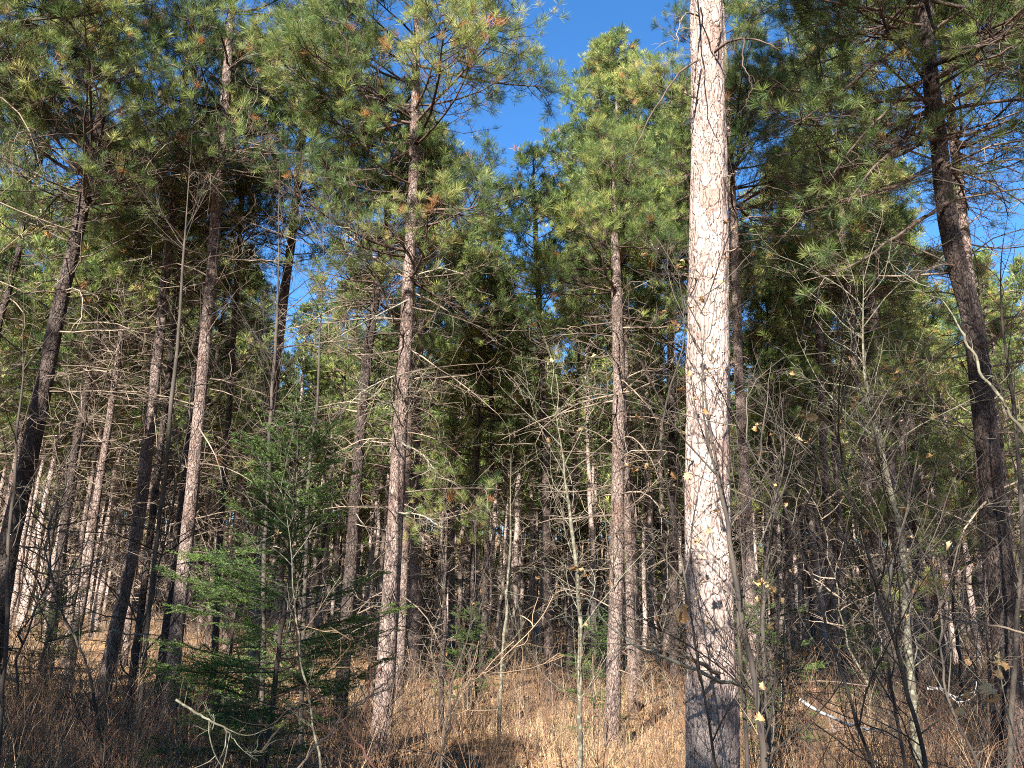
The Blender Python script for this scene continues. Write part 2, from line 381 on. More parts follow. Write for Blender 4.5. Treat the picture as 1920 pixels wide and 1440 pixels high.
HERO = []
def hero(label, path, d, w0, w1, crown, cr, dead=26, bark_='bark', k=70, sides=20, near=False, dead_rng=(.8, 2.1), elev0=-6, ndead_parts=0, seed=0, dens=1.0, deadmat='dead', lmod=None, dzlo=1.0, tint=0.0, sparse=.35, per=4.2):
    rng = np.random.default_rng(seed + 100)
    pts = [at(x, y, d) for x, y in path]
    zc0, zc1 = depth(pts[0]), depth(pts[-1])
    r0_, r1_ = w0 / 2 * zc0 / F, w1 / 2 * zc1 / F
    xt = path[-1][0]; zb = at(xt, crown[0] + (95 if d > 10.5 else 0), d)[2]; zt = at(xt, crown[1], d)[2]
    P, R = ctrl_trunk(pts, zt, r0_, r1_, pts[-1][2], rng, k)
    base = np.array([np.interp(float(gz(P[0, 0], P[0, 1])), P[:, 2], P[:, 0]), np.interp(0, P[:, 2], P[:, 1]), 0.0])
    base[2] = float(gz(base[0], base[1]))
    t = thing('pine_tree', label, 'pine tree', tuple(base))
    P = P - base
    trunk_from(P, R, rng, sides).build('trunk', M[bark_], t)
    tp = lambda z: np.stack([np.interp(z, P[:, 2], P[:, 0]), np.interp(z, P[:, 2], P[:, 1]), z], -1)
    cb = MB(); live_crown(rng, cb, tp, zb - base[2], zt - base[2], cr, T_NEAR if d < 16 else T_MID, .135 if d < 16 else .165, dens=dens, elev0=elev0, lmod=lmod, tint=tint, sparse_low=sparse, per=per)
    cb.build('crown', [M['limb'], M['needles']], t)
    dead = int(dead * 1.7)
    if dead:
        zz = dzlo + (zb - base[2] - dzlo) * rng.uniform(0, 1.15, dead) ** .6
        L = rng.uniform(*dead_rng, dead) * np.interp(zz, [1, zb], [.6, 1.1])
        sets = dead_limbs(rng, tp, zz, L, rad(5) + rng.normal(0, rad(16), dead))
        # the biggest dead limbs are parts of their own, the fine ones make the bare lower crown
        order = np.argsort(-L)
        for i in order[:ndead_parts]:
            q = MB(); add_dead(q, rng, sets, i); q.build('dead_branch', M[deadmat], t)
        q = MB(); rl = rng.random(dead); rest = set(order[ndead_parts:].tolist())
        for Pp, ra, rb, sd_, own in sets:
            s_ = np.isin(own, list(rest))
            if s_.any(): q.tube(Pp[s_], rad_lin(np.asarray(ra)[s_], np.full(s_.sum(), rb), Pp.shape[1]), sd_, 0, rl[own[s_]])
        if q.n: q.build('lower_crown', M[deadmat], t)
    HERO.append((base[0], base[1], path, label))
    return t, base, tp

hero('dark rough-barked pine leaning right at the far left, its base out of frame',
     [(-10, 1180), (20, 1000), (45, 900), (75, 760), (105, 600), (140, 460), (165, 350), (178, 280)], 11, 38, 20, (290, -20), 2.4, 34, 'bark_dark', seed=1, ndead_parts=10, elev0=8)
hero('tall slender sunlit pine leaning right, third large trunk from the left edge',
     [(180, 1370), (205, 1240), (235, 1100), (262, 960), (285, 760), (303, 600), (318, 450), (330, 330)], 13, 27, 15, (330, -60), 2.0, 30, seed=2, dens=.75, per=3.4, ndead_parts=6)
hero('tall pine with pinkish lit bark rising just left of the young spruce',
     [(312, 1370), (335, 1150), (355, 980), (372, 800), (385, 650), (400, 480), (412, 320), (425, 150)], 12, 28, 17, (230, -330), 2.1, 36, seed=3, dens=.75, per=3.4, ndead_parts=8)
hero('dark pine pressed against the left side of the pinkish trunk beside the spruce',
     [(296, 1320), (318, 1120), (338, 960), (362, 740), (380, 560)], 14, 17, 12, (420, 120), 1.5, 24, 'bark_dark', seed=4, dens=.6, per=3.2)
hero('pine with a sunlit patch of bark standing directly above the young spruce',
     [(470, 1300), (492, 1050), (505, 850), (515, 700), (532, 560), (550, 420), (565, 280)], 16, 25, 14, (330, -80), 2.0, 32, seed=5, dens=.75, per=3.4)
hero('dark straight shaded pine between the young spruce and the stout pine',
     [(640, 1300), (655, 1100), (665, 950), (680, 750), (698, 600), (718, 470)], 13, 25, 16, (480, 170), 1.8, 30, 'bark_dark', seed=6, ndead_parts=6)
TF, BF, tpF = hero('stout pine left of centre with a broad sunlit crown reaching the top of the picture',
     [(715, 1380), (728, 1200), (740, 1000), (750, 800), (760, 650), (766, 500), (772, 400), (778, 200)], 11.5, 37, 16, (430, -420), 2.5, 36, seed=7, ndead_parts=12, elev0=-12)
hero('thinner pine standing close behind the right side of the stout left-of-centre pine',
     [(748, 1280), (754, 1150), (759, 1000), (764, 850)], 17, 18, 14, (470, 220), 1.6, 24, seed=8, dens=.75)
hero('narrow half-dark pine near the centre with upturned bare limbs above mid height',
     [(1032, 1300), (1028, 1150), (1022, 900), (1017, 750), (1010, 550), (1005, 450)], 17, 19, 10, (560, 290), 1.6, 34, 'bark_dark', seed=9, dens=.8)
hero('pale pine right of centre standing in the sunlit grass',
     [(1148, 1345), (1154, 1150), (1157, 950), (1159, 700), (1154, 550)], 12.8, 28, 20, (500, 250), 1.7, 34, seed=10, ndead_parts=8)
hero('thin pine close behind the right side of the pale pine in the sunlit grass',
     [(1186, 1290), (1182, 1150), (1178, 1000)], 16, 17, 14, (520, 230), 1.5, 22, seed=11, dens=.8)
hero('full green-topped pine whose crown stands against the open blue sky right of centre',
     [(1195, 1240), (1180, 900), (1165, 500)], 21, 16, 11, (430, 75), 2.9, 20, seed=12, dens=1.15, sparse=.8)
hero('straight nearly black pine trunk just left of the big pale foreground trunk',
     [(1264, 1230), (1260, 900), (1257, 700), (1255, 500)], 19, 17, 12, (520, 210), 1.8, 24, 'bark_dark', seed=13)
TJ, BJ, tpJ = hero('very large pale pine trunk in the foreground right of centre, sunlit, its foot shaded',
     [(1336, 1440), (1331, 1200), (1326, 900), (1328, 600), (1329, 300), (1326, 0)], 5.7, 95, 58, (-330, -1500), 2.3, 0, 'bark_pale', k=420, sides=72, seed=14)
hero('narrow pine pressed behind the right edge of the big pale foreground trunk',
     [(1412, 1250), (1402, 1000), (1395, 850), (1385, 700), (1379, 500), (1372, 350)], 14.5, 23, 14, (330, -40), 2.3, 30, seed=15, dens=1.1)
hero('slim sunlit pine midway between the big pale trunk and the dark bent pine',
     [(1566, 1230), (1550, 1000), (1541, 800), (1535, 650), (1530, 500)], 19, 18, 12, (470, 250), 1.8, 24, seed=16)
hero('thin pine just right of the slim sunlit pine in the right half',
     [(1586, 1250), (1574, 1000), (1566, 850)], 23, 14, 11, (640, 420), 1.8, 16, seed=17)
hero('short-looking pale trunk behind twigs to the right of the big foreground pine',
     [(1482, 1200), (1477, 1000), (1470, 850)], 21, 13, 12, (600, 330), 1.9, 18, seed=18)
hero('lit flaky pine seen high in the gap left of the dark bent pine',
     [(1700, 1220), (1672, 900), (1650, 680), (1636, 560)], 19, 18, 14, (430, 300), 1.9, 26, seed=19)
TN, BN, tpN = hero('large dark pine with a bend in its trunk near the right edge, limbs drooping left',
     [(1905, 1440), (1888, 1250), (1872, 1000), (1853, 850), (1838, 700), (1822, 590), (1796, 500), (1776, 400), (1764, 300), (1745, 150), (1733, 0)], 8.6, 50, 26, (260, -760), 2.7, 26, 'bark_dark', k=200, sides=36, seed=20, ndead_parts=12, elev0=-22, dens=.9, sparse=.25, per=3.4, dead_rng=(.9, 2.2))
hero('paler pine half hidden behind the dark bent pine at the right edge',
     [(1872, 1250), (1856, 1000), (1842, 850), (1832, 700), (1815, 500), (1792, 300)], 11, 36, 18, (230, -320), 2.4, 26, seed=21, ndead_parts=6)
hero('leaning slim pale pine between the dark left-edge pine and the slender sunlit one',
     [(132, 1250), (160, 1100), (185, 920), (205, 800), (225, 650)], 17, 16, 12, (560, 280), 1.8, 26, seed=22)
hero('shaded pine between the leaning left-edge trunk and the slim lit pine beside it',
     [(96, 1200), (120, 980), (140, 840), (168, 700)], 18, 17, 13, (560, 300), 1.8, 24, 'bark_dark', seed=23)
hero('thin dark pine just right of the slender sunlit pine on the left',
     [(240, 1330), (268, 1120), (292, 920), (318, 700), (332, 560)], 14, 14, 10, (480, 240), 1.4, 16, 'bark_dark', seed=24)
hero('thin half-lit pine between the stout and the narrow central pine, left of its twin',
     [(846, 1240), (848, 1000), (855, 750)], 24, 13, 9, (600, 430), 1.5, 16, seed=25)
hero('thin half-lit pine just left of the narrow central pine, right of its twin',
     [(893, 1250), (888, 1000), (893, 750)], 23, 13, 9, (600, 400), 1.5, 16, seed=26)
hero('pine at the far top right whose sunlit trunk just enters the upper right corner',
     [(1990, 700), (1962, 400), (1930, 120), (1912, 0)], 10, 38, 26, (120, -500), 2.2, 16, seed=27)
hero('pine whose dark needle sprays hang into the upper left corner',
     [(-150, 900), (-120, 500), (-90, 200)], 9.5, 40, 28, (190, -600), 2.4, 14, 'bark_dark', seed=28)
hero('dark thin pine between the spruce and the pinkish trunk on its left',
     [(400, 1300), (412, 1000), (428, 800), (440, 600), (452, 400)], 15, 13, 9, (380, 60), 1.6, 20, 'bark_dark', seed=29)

# sun-blocking neighbours behind the camera (their dappled shade lies on the foreground)
SHADERS = [(-6.3, -5.3, 10.0), (-2.6, -6.6, 10.35), (-0.8, -7.2, 10.5), (-4.1, -6.1, 10.15), (-10.5, -5.2, 12.1), (-14.6, -3.4, 12.6), (1.5, -7.8, 10.2), (-7.6, -7.6, 12.0), (-12.5, -11.1, 13.4), (-7.5, 2.2, 9.8), (-10.7, 2.3, 12.1), (-5.5, -2.6, 10.0), (-8.6, -1.0, 11.2), (-6.4, 0.2, 8.6), (-12.7, 0.8, 11.1), (-11.6, 7.1, 9.6), (-14.5, 5.7, 10.6), (-10.2, -2.3, 11.6), (0.9, -2.2, 15.3), (2.8, -3.2, 15.8), (4.8, -1.2, 14.6), (-9.9, 4.7, 8.6)]

# --- prototypes for the rest of the stand
def proto(seed, H, cbase, cr, r0_, tm, k=24, sides=9, dead=26, ts=.17, dens=.8, step=.45, low=False):
    rng = np.random.default_rng(seed)
    z = np.linspace(-.3, H, k); X = np.cumsum(rng.normal(0, .035, (k, 2)), 0); X -= X[1]
    P = np.concatenate([X, z[:, None]], 1); R = np.interp(z, [0, .4, H * .9, H], [r0_ * 1.2, r0_, r0_ * .35, .01])
    tp = lambda q: np.stack([np.interp(q, P[:, 2], P[:, 0]), np.interp(q, P[:, 2], P[:, 1]), q], -1)
    tr = trunk_from(P, R, rng, sides, .05)
    cb = MB(); live_crown(rng, cb, tp, cbase, H, cr, tm, ts, step, 4.0, dens, 2, 3, sparse_low=.42)
    lb = None
    if dead:
        zz = 1 + (cbase - 1) * rng.uniform(0, 1.1, dead) ** .7; L = rng.uniform(.6, 1.7, dead)
        lb = MB(); add_dead(lb, rng, dead_limbs(rng, tp, zz, L, rng.normal(0, rad(18), dead), twig=3.5 if low else 5), fat=1.25)
    return tr, cb, lb
PROTO = []
for i in range(9):
    rng = np.random.default_rng(500 + i); H = rng.uniform(12.5, 16.5); far = i >= 4
    tr, cb, lb = proto(600 + i, H, H * (rng.uniform(.48, .60) if i >= 4 else rng.uniform(.38, .50)), rng.uniform(1.5, 2.0) if i >= 4 else rng.uniform(1.8, 2.5), rng.uniform(.085, .125), T_FAR if far else T_MID, dead=26 if not far else 10, ts=.21 if far else .175, dens=.48 if far else .66)
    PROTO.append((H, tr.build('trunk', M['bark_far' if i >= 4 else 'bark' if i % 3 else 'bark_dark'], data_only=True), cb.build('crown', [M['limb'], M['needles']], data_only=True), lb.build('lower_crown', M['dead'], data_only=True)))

def place_pine(x, y, H, pi, rz, label, group, fat=1.0, cat='pine tree'):
    h, a, b, c = PROTO[pi]; s_ = H / h
    t = thing('pine_tree', label, cat, (x, y, float(gz(x, y))), rz, group)
    t.scale = (s_ * fat, s_ * fat, s_)
    t.rotation_euler = (R0.normal(0, .02), R0.normal(0, .02), rz)
    for nm, d_ in (('trunk', a), ('crown', b), ('lower_crown', c)):
        o = bpy.data.objects.new(nm, d_); COL.objects.link(o); o.parent = t
    return t
for i, (x, y, H) in enumerate(SHADERS):
    place_pine(x, y, H, i % 4, i * 1.3, 'tall pine outside the picture, behind or left of the viewer, shading the foreground', 'pines outside the picture', .62 if -1 < x < 5 and y > -4 else 1.1)

rng = np.random.default_rng(11)
placed = [(h[0], h[1]) for h in HERO]
LM = [(0, 'the dark left-edge pine'), (213, 'the slender leaning pine'), (330, 'the pinkish trunk'), (512, 'the young spruce'), (648, 'the dark straight pine'), (730, 'the stout pine'), (1029, 'the narrow central pine'),
      (1153, 'the pale pine in the grass'), (1331, 'the big pale trunk'), (1562, 'the slim sunlit pine'), (1885, 'the dark bent pine')]
MIDS = []
cnt = 0; tries = 0
while cnt < 285 and tries < 20000:
    tries += 1
    Y = 15 + 50 * rng.random() ** .72; a = rng.uniform(-.72, .645); X = Y * a
    if Y < 21 and rng.random() < .55: continue
    md = 1.4
    if min((X - q[0]) ** 2 + (Y - q[1]) ** 2 for q in placed) < md * md: continue
    placed.append((X, Y)); px, py = project((X, Y, 1.0))
    H = rng.uniform(10.5, 15.0) + (Y > 30) * 1.0 + (2.0 if px > 1640 or px < 300 else 0)
    # the skyline is open in two gaps
    if 880 < px < 1080: H = min(H, 1.6 + Y * .50)
    if 790 < px < 1290 and Y < 27 and rng.random() < .45: continue
    if 560 < px < 660: H = min(H, 1.6 + Y * .52)
    if 1440 < px < 1640: H = min(H, 1.6 + Y * .46)
    H = max(H, 8.5)
    li = max([i for i, l in enumerate(LM) if l[0] <= px] or [0])
    t = place_pine(X, Y, H, int(rng.integers(0, 4)) if Y < 27 else int(rng.integers(4, 9)), rng.uniform(0, 6.28), 'x', 'x', rng.uniform(.85, 1.25))
    if Y < 30 and 0 <= px < 1920: MIDS.append((li, px, t))
    else:
        if li + 1 < len(LM): lab, gr = 'slender distant pine between %s and %s' % (LM[li][1], LM[li + 1][1]), 'distant pines between %s and %s' % (LM[li][1], LM[li + 1][1])
        else: lab, gr = 'slender distant pine deep in the stand, right of the dark bent pine', 'distant pines right of the dark bent pine'
        if px < 0: lab, gr = 'pine of the stand beyond the left edge of the picture', 'pines beyond the left edge'
        if px > 1920: lab, gr = 'pine of the stand beyond the right edge of the picture', 'pines beyond the right edge'
        tag(t, lab, None, gr)
    cnt += 1

ORD = 'first second third fourth fifth sixth seventh eighth ninth tenth eleventh twelfth thirteenth fourteenth fifteenth'.split()
for li in range(len(LM)):
    for k, (_, px, t) in enumerate(sorted([q for q in MIDS if q[0] == li], key=lambda q: q[1])):
        tag(t, '%s middle-distance pine trunk to the right of %s' % (ORD[min(k, 14)], LM[li][1]), None, 'middle-distance pines of the stand')

# bare undergrowth trees: thin leafless saplings between the pines
def bare_tree_mesh(seed, H):
    rng = np.random.default_rng(seed); k = 22; z = np.linspace(-.1, H, k); X = np.cumsum(rng.normal(0, .05, (k, 2)), 0); P = np.concatenate([X - X[1], z[:, None]], 1)
    st = MB(); st.tube(P, np.interp(z, [0, H], [.006 + .002 * H, .002]), 6)
    n = int(H * 7); tp = lambda q: np.stack([np.interp(q, z, P[:, 0]), np.interp(q, z, P[:, 1]), q], -1); zz = H * rng.uniform(.12, .98, n)
    tw = MB(); add_dead(tw, rng, dead_limbs(rng, tp, zz, (.35 + .28 * (H - zz)) * rng.uniform(.4, 1.1, n), rng.uniform(rad(5), rad(55), n), twig=7, k=9, droop=.1, curl=.35), fat=1.0)
    return st.build('stem', M['sapling' if seed % 2 else 'sapling_pale'], data_only=True), tw.build('twig_crown', M['sapling' if seed % 3 else 'dead'], data_only=True)
BT = [bare_tree_mesh(900 + i, [4.5, 6.0, 3.5, 7.0, 5.2, 3.0][i]) for i in range(6)]
rng = np.random.default_rng(19); lst = []
while len(lst) < 44:
    Y = rng.uniform(9, 26); X = Y * rng.uniform(-.66, .66); px = project((X, Y, 1))[0]
    if 930 < px < 1290 and Y < 15: continue
    if min((X - q[0]) ** 2 + (Y - q[1]) ** 2 for q in placed) < .4: continue
    lst.append((px, X, Y))
lst.sort(); per = {}
for j, (px, X, Y) in enumerate(lst):
    li = max([i for i, l in enumerate(LM) if l[0] <= px] or [0]); per[li] = per.get(li, 0) + 1
    t = thing('bare_sapling', '%s thin leafless sapling among the pines, right of %s' % (ORD[min(per[li] - 1, 14)], LM[li][1]), 'sapling', (X, Y, float(gz(X, Y))), rng.uniform(0, 6.28), 'leafless saplings between the pines')
    s_ = rng.uniform(.8, 1.2); t.scale = (s_,) * 3; t.rotation_euler = (rng.normal(0, .07), rng.normal(0, .07), t.rotation_euler[2]); a_, b_ = BT[int(rng.integers(0, 6))]
    for nm, d_ in (('stem', a_), ('twig_crown', b_)):
        o = bpy.data.objects.new(nm, d_); COL.objects.link(o); o.parent = t

# far woodland beyond, one uncountable mass
wb = MB(); src = []
for i in range(5):
    tr, cb, lb = proto(800 + i, [15, 14, 16, 15, 8][i], [7, 6.5, 8, 7, 2][i], 2.2, .12, [T_FAR[i][:5]], k=5, sides=4, dead=5, ts=.46, dens=.2, step=.95, low=True)
    src.append((tr, cb, lb))
n = 1100
for j in range(n):
    Y = 46 + 89 * rng.random() ** 1.25; X = Y * rng.uniform(-.85, .85); s_ = rng.uniform(.8, 1.1); a = rng.uniform(0, 6.28)
    Rm = np.array([[math.cos(a), -math.sin(a), 0], [math.sin(a), math.cos(a), 0], [0, 0, 1]]).T * s_
    off = np.array([X, Y, float(gz(X, Y))])
    for kk, part in enumerate(src[j % 5]):
        for V, Fc, mi in zip(part.v, part.f, part.mi):
            o0 = int(Fc.min()); wb.add(V @ Rm + off, Fc - o0, (0, 1, 2)[0] if kk == 0 else ((1 if mi[0] == 0 else 2) if kk == 1 else 3), rng.uniform(0, .9, len(Fc)), False)
tag(wb.build('distant_woodland', [M['bark_far'], M['limb'], M['needles'], M['dead']]), 'far-off mass of pine woodland closing the view behind the trunks', 'woodland', kind='stuff')

# ------------------------------------------------------------------ dead limbs on the two nearest pines
def limb_px(tree, base, pts, Ys, ra, rb, matn, rng, twigs=8, tl=(.1, .4), name='dead_branch', fork_=(35, 75), mbx=None, tufts=0):
    P = np.array([at(x, y, Y) for (x, y), Y in zip(pts, Ys)]) - base
    tt = np.linspace(0, 1, len(P)); ts = np.linspace(0, 1, 16)
    P = np.stack([np.interp(ts, tt, P[:, i]) for i in range(3)], -1)
    for _ in range(2): P[1:-1] = (P[:-2] + 2 * P[1:-1] + P[2:]) / 4
    P[1:-1] += rng.normal(0, .006, (14, 3))
    q = MB(); q.tube(P, np.linspace(ra, rb, 16), 6)
    if twigs:
        i0 = np.zeros(twigs, int); tv = rng.uniform(.15, 1, twigs); p2, T = sample(P[None], i0, tv)
        L2 = rng.uniform(*tl, twigs); P2 = wander(rng, p2, fork(rng, T, rad(fork_[0]), rad(fork_[1]), 1.2), L2, 6, .17, .05, .7)
        q.tube(P2, rad_lin(np.full(twigs, rb * .9), np.full(twigs, .0012), 6), 4)
        i3 = np.repeat(np.arange(twigs), 3); p3, T3 = sample(P2, i3, rng.uniform(.2, .95, len(i3)))
        P3 = wander(rng, p3, fork(rng, T3, rad(30), rad(80), 1), rng.uniform(.04, .16, len(i3)), 4, .2, 0, .6)
        q.tube(P3, rad_lin(np.full(len(i3), .0016), np.full(len(i3), .001), 4), 3)
        if tufts:
            tip = np.concatenate([P2[:, -1], P3[:, -1]]); td = np.concatenate([P2[:, -1] - P2[:, -2], P3[:, -1] - P3[:, -2]])
            s_ = rng.random(len(tip)) < tufts
            add_tufts(q, rng, tip[s_], td[s_] + [0, 0, .01], np.full(s_.sum(), .13), T_NEAR, 1, rng.uniform(.0, .7, s_.sum()))
    return q.build(name, [M[matn], M['needles']], tree)
rg = np.random.default_rng(31)
limb_px(TJ, BJ, [(1340, 98), (1365, 78), (1395, 70), (1430, 76), (1462, 95)], [5.55, 5.4, 5.3, 5.2, 5.2], .013, .003, 'limb', rg, 9, (.1, .4))
limb_px(TJ, BJ, [(1395, 72), (1392, 110), (1396, 130), (1412, 160), (1398, 188)], [5.3, 5.25, 5.2, 5.2, 5.2], .006, .0015, 'limb', rg, 3, (.05, .2))
limb_px(TJ, BJ, [(1312, 112), (1280, 130), (1250, 165), (1222, 215), (1200, 255), (1180, 300), (1177, 335)], [5.55, 5.3, 5.2, 5.1, 5.1, 5.05, 5.0], .009, .0015, 'limb', rg, 4, (.08, .25))
limb_px(TJ, BJ, [(1312, 30), (1285, 20), (1272, 50), (1270, 90)], [5.55, 5.3, 5.2, 5.2], .008, .002, 'dead', rg, 3, (.08, .2))
limb_px(TJ, BJ, [(1300, -60), (1302, 0), (1303, 60), (1312, 130), (1335, 170), (1352, 230)], [5.5, 5.25, 5.2, 5.2, 5.25, 5.3], .007, .002, 'dead', rg, 6, (.08, .25))
limb_px(TJ, BJ, [(1308, -20), (1320, 10), (1332, 25), (1345, 5)], [5.5, 5.3, 5.3, 5.45], .007, .004, 'lichen', rg, 2, (.05, .1))
limb_px(TJ, BJ, [(1388, 1285), (1330, 1270), (1260, 1240), (1180, 1205), (1125, 1165), (1100, 1120)], [5.5, 5.2, 5.1, 5.0, 5.0, 5.0], .014, .004, 'lichen', rg, 14, (.1, .45))
limb_px(TJ, BJ, [(1345, 1262), (1300, 1235), (1260, 1215), (1200, 1195)], [5.5, 5.2, 5.15, 5.1], .016, .003, 'dead', rg, 10, (.1, .4))
for pts in ([(752, 800), (735, 755), (705, 742)], [(756, 790), (775, 745), (790, 700)], [(752, 830), (790, 850), (815, 880)], [(758, 700), (700, 720), (650, 760)], [(772, 520), (830, 500), (880, 520)], [(740, 960), (790, 965), (830, 990)], [(770, 560), (690, 600), (620, 640)]):
    limb_px(TF, BF, pts, np.linspace(11.45, 10.6, 3), .014, .004, 'lichen', rg, 12, (.15, .6))
for k in range(7):    # short stubs left by shed branches
    y = [180, 330, 470, 520, 690, 860, 1010][k]; x = [1300, 1362, 1364, 1300, 1366, 1290, 1375][k]; s_ = 1 if x > 1330 else -1
    limb_px(TJ, BJ, [(x - s_ * 12, y + 4), (x + s_ * 6, y), (x + s_ * 20, y - 8)], [5.62, 5.55, 5.5], .008, .004, 'dead', rg, 1, (.03, .08))
for pts, Y1 in (([(1735, 60), (1650, 110), (1560, 185), (1490, 235)], 7.2), ([(1745, 140), (1680, 190), (1610, 260), (1560, 330)], 7.4), ([(1750, 185), (1640, 190), (1560, 225), (1500, 225)], 7.6),
                ([(1760, 235), (1690, 270), (1630, 320), (1590, 380)], 7.3), ([(1765, 300), (1690, 345), (1600, 375), (1500, 400)], 7.6), ([(1740, 110), (1650, 60), (1560, 70), (1500, 120)], 7.9),
                ([(1730, 10), (1640, 20), (1560, 5), (1500, -20)], 7.3), ([(1778, 380), (1700, 430), (1600, 500), (1540, 520)], 7.6), ([(1750, 170), (1820, 120), (1880, 100), (1940, 60)], 7.8),
                ([(1765, 260), (1830, 250), (1890, 225), (1950, 230)], 8.0), ([(1748, 60), (1800, 20), (1860, -10), (1900, -60)], 7.8)):
    limb_px(TN, BN, pts, np.linspace(8.5, Y1, len(pts)), .024, .006, 'limb', rg, 20, (.2, .75), 'live_branch', (30, 65), tufts=.34)

# ------------------------------------------------------------------ young spruce
def spruce(label, x, y, H, reach, seed, lowest=.35, dens=1.0):
    rng = np.random.default_rng(seed); t = thing('young_spruce', label, 'spruce', (x, y, float(gz(x, y)) - .02))
    k = 30; z = np.linspace(-.1, H, k); X = np.cumsum(rng.normal(0, .012, (k, 2)), 0)
    P = np.concatenate([X, z[:, None]], 1); q = MB(); q.tube(P, np.interp(z, [0, H], [.010 + .006 * H, .004]), 8); q.build('trunk', M['sapling'], t)
    tp = lambda zz: np.stack([np.interp(zz, P[:, 2], P[:, 0]), np.interp(zz, P[:, 2], P[:, 1]), zz], -1)
    n = int(H * 21 * dens); zz = rng.uniform(lowest, H * .99, n); u = zz / H; az = rng.uniform(0, 6.283, n)
    L = reach * (1 - u) ** .5 * rng.uniform(.4, 1.25, n) + .08; el = rad(-8) + u * rad(45) + rng.normal(0, rad(7), n)
    d = np.stack([np.cos(az) * np.cos(el), np.sin(az) * np.cos(el), np.sin(el)], -1)
    P1 = wander(rng, tp(zz), d, L, 9, .04, .15, .06); cb = MB(); cb.tube(P1, rad_lin(.003 + .005 * L, np.full(n, .0016), 9), 4)
    c2 = np.maximum(4, (L * 24).astype(int)); idx = np.repeat(np.arange(n), c2); t2 = rng.uniform(.12, 1, len(idx)); p2, T = sample(P1, idx, t2)
    L2 = L[idx] * (.5 - .38 * t2) * rng.uniform(.7, 1.2, len(idx)) + .05
    P2 = wander(rng, p2, fork(rng, T, rad(35), rad(55), .18), L2, 4, .05, -.05, .1); cb.tube(P2, rad_lin(np.full(len(idx), .0022), np.full(len(idx), .0012), 4), 3)
    c3 = np.maximum(1, (L2 * 13).astype(int)); i3 = np.repeat(np.arange(len(idx)), c3); p3, T3 = sample(P2, i3, rng.uniform(.15, .9, len(i3)))
    P3 = wander(rng, p3, fork(rng, T3, rad(35), rad(60), .2), rng.uniform(.04, .14, len(i3)), 3, .05, -.05, .1)
    for PP, own in ((P1, np.arange(n)), (P2, idx), (P3, idx[i3])):
        Ls = np.linalg.norm(np.diff(PP, axis=1), axis=2).sum(1); c = np.maximum(4, (Ls * 230).astype(int)); ii = np.repeat(np.arange(len(PP)), c)
        tq = rng.uniform(.25 if PP is P1 else 0, 1, len(ii)); p, T = sample(PP, ii, tq)
        nd = fork(rng, T, rad(35), rad(65), .7); ln = rng.uniform(.014, .024, len(ii))[:, None]
        sd_ = norm(np.cross(nd, norm(rng.normal(0, 1, nd.shape)))) * .0026
        V = np.stack([p - sd_, p + sd_, p + nd * ln], 1)
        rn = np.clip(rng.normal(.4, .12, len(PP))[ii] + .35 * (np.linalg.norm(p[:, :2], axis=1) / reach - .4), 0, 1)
        cb.add(V, np.arange(len(ii) * 3).reshape(-1, 3), 1, rn, False)
    cb.build('crown', [M['sapling'], M['spruce']], t); return t
b0 = at(512, 1400, 7.6)
spruce('dark green young spruce with flat sunlit sprays, left of centre', b0[0], 7.6, 3.6, 1.15, 41, .45, 1.25)
for (px, Y, H, rc, lab, sd_) in ((20, 6.6, .55, .3, 'tiny yellow-green conifer seedling at the bottom left corner', 42), (890, 15.5, 1.9, .7, 'small green spruce seedling among brush left of the narrow central pine', 43),
                            (1110, 13.6, 1.9, .6, 'small spruce seedling just left of the pale pine in the grass', 44), (1455, 11, 2.3, .8, 'small dark green spruce just right of the big pale foreground trunk', 45),
                            (1390, 17, 2.2, .7, 'small green spruce far back, right of the big pale trunk', 46), (1620, 16, 2.4, .7, 'small olive spruce in the brush left of the mossy pale sapling', 47), (80, 14, 2.2, .8, 'small spruce in the brown brush by the leaning left-edge pine', 48),
                            (410, 9.5, 2.6, .8, 'second smaller spruce just left of the tall young spruce', 49)):
    p = at(px, 1250, Y); spruce(lab, p[0], Y, H, rc, sd_, .15)
# low white-pine sprays in the middle distance: young pines with bright tufts
def young_pine(label, px, Y, H, cr, seed, zlo):
    rng = np.random.default_rng(seed); p = at(px, 1200, Y); x = p[0]
    t = thing('young_pine', label, 'young pine', (x, Y, float(gz(x, Y)) - .02)); k = 24
    z = np.linspace(-.1, H, k); P = np.concatenate([np.cumsum(rng.normal(0, .015, (k, 2)), 0), z[:, None]], 1)
    q = MB(); q.tube(P, np.interp(z, [0, H], [.012 + .008 * H, .006]), 8); q.build('trunk', M['bark_dark'], t)
    tp = lambda zz: np.stack([np.interp(zz, P[:, 2], P[:, 0]), np.interp(zz, P[:, 2], P[:, 1]), zz], -1)
    cb = MB(); live_crown(rng, cb, tp, zlo, H, cr, T_NEAR, .12, .5, 3.5, .9, 0, 3, sparse_low=.8, tint=.15); cb.build('crown', [M['limb'], M['needles']], t)
young_pine('young pine with bright needle sprays right of the stout pine, low in the stand', 835, 13.5, 4.1, 1.0, 51, 2.6)
young_pine('young pine with bright tufts in mid air, between the stout and the central pine', 880, 17, 7.6, 1.5, 52, 5.0)
young_pine('soft green young pine in the gap left of the bent pine', 1730, 15, 7.0, 1.7, 53, 3.2)
young_pine('soft green young pine at the right edge behind the dark bent pine', 1925, 13, 7.5, 1.7, 54, 3.6)
young_pine('shaded green young pine low behind the brush left of the bent pine', 1790, 13, 3.4, 1.3, 55, 1.6)

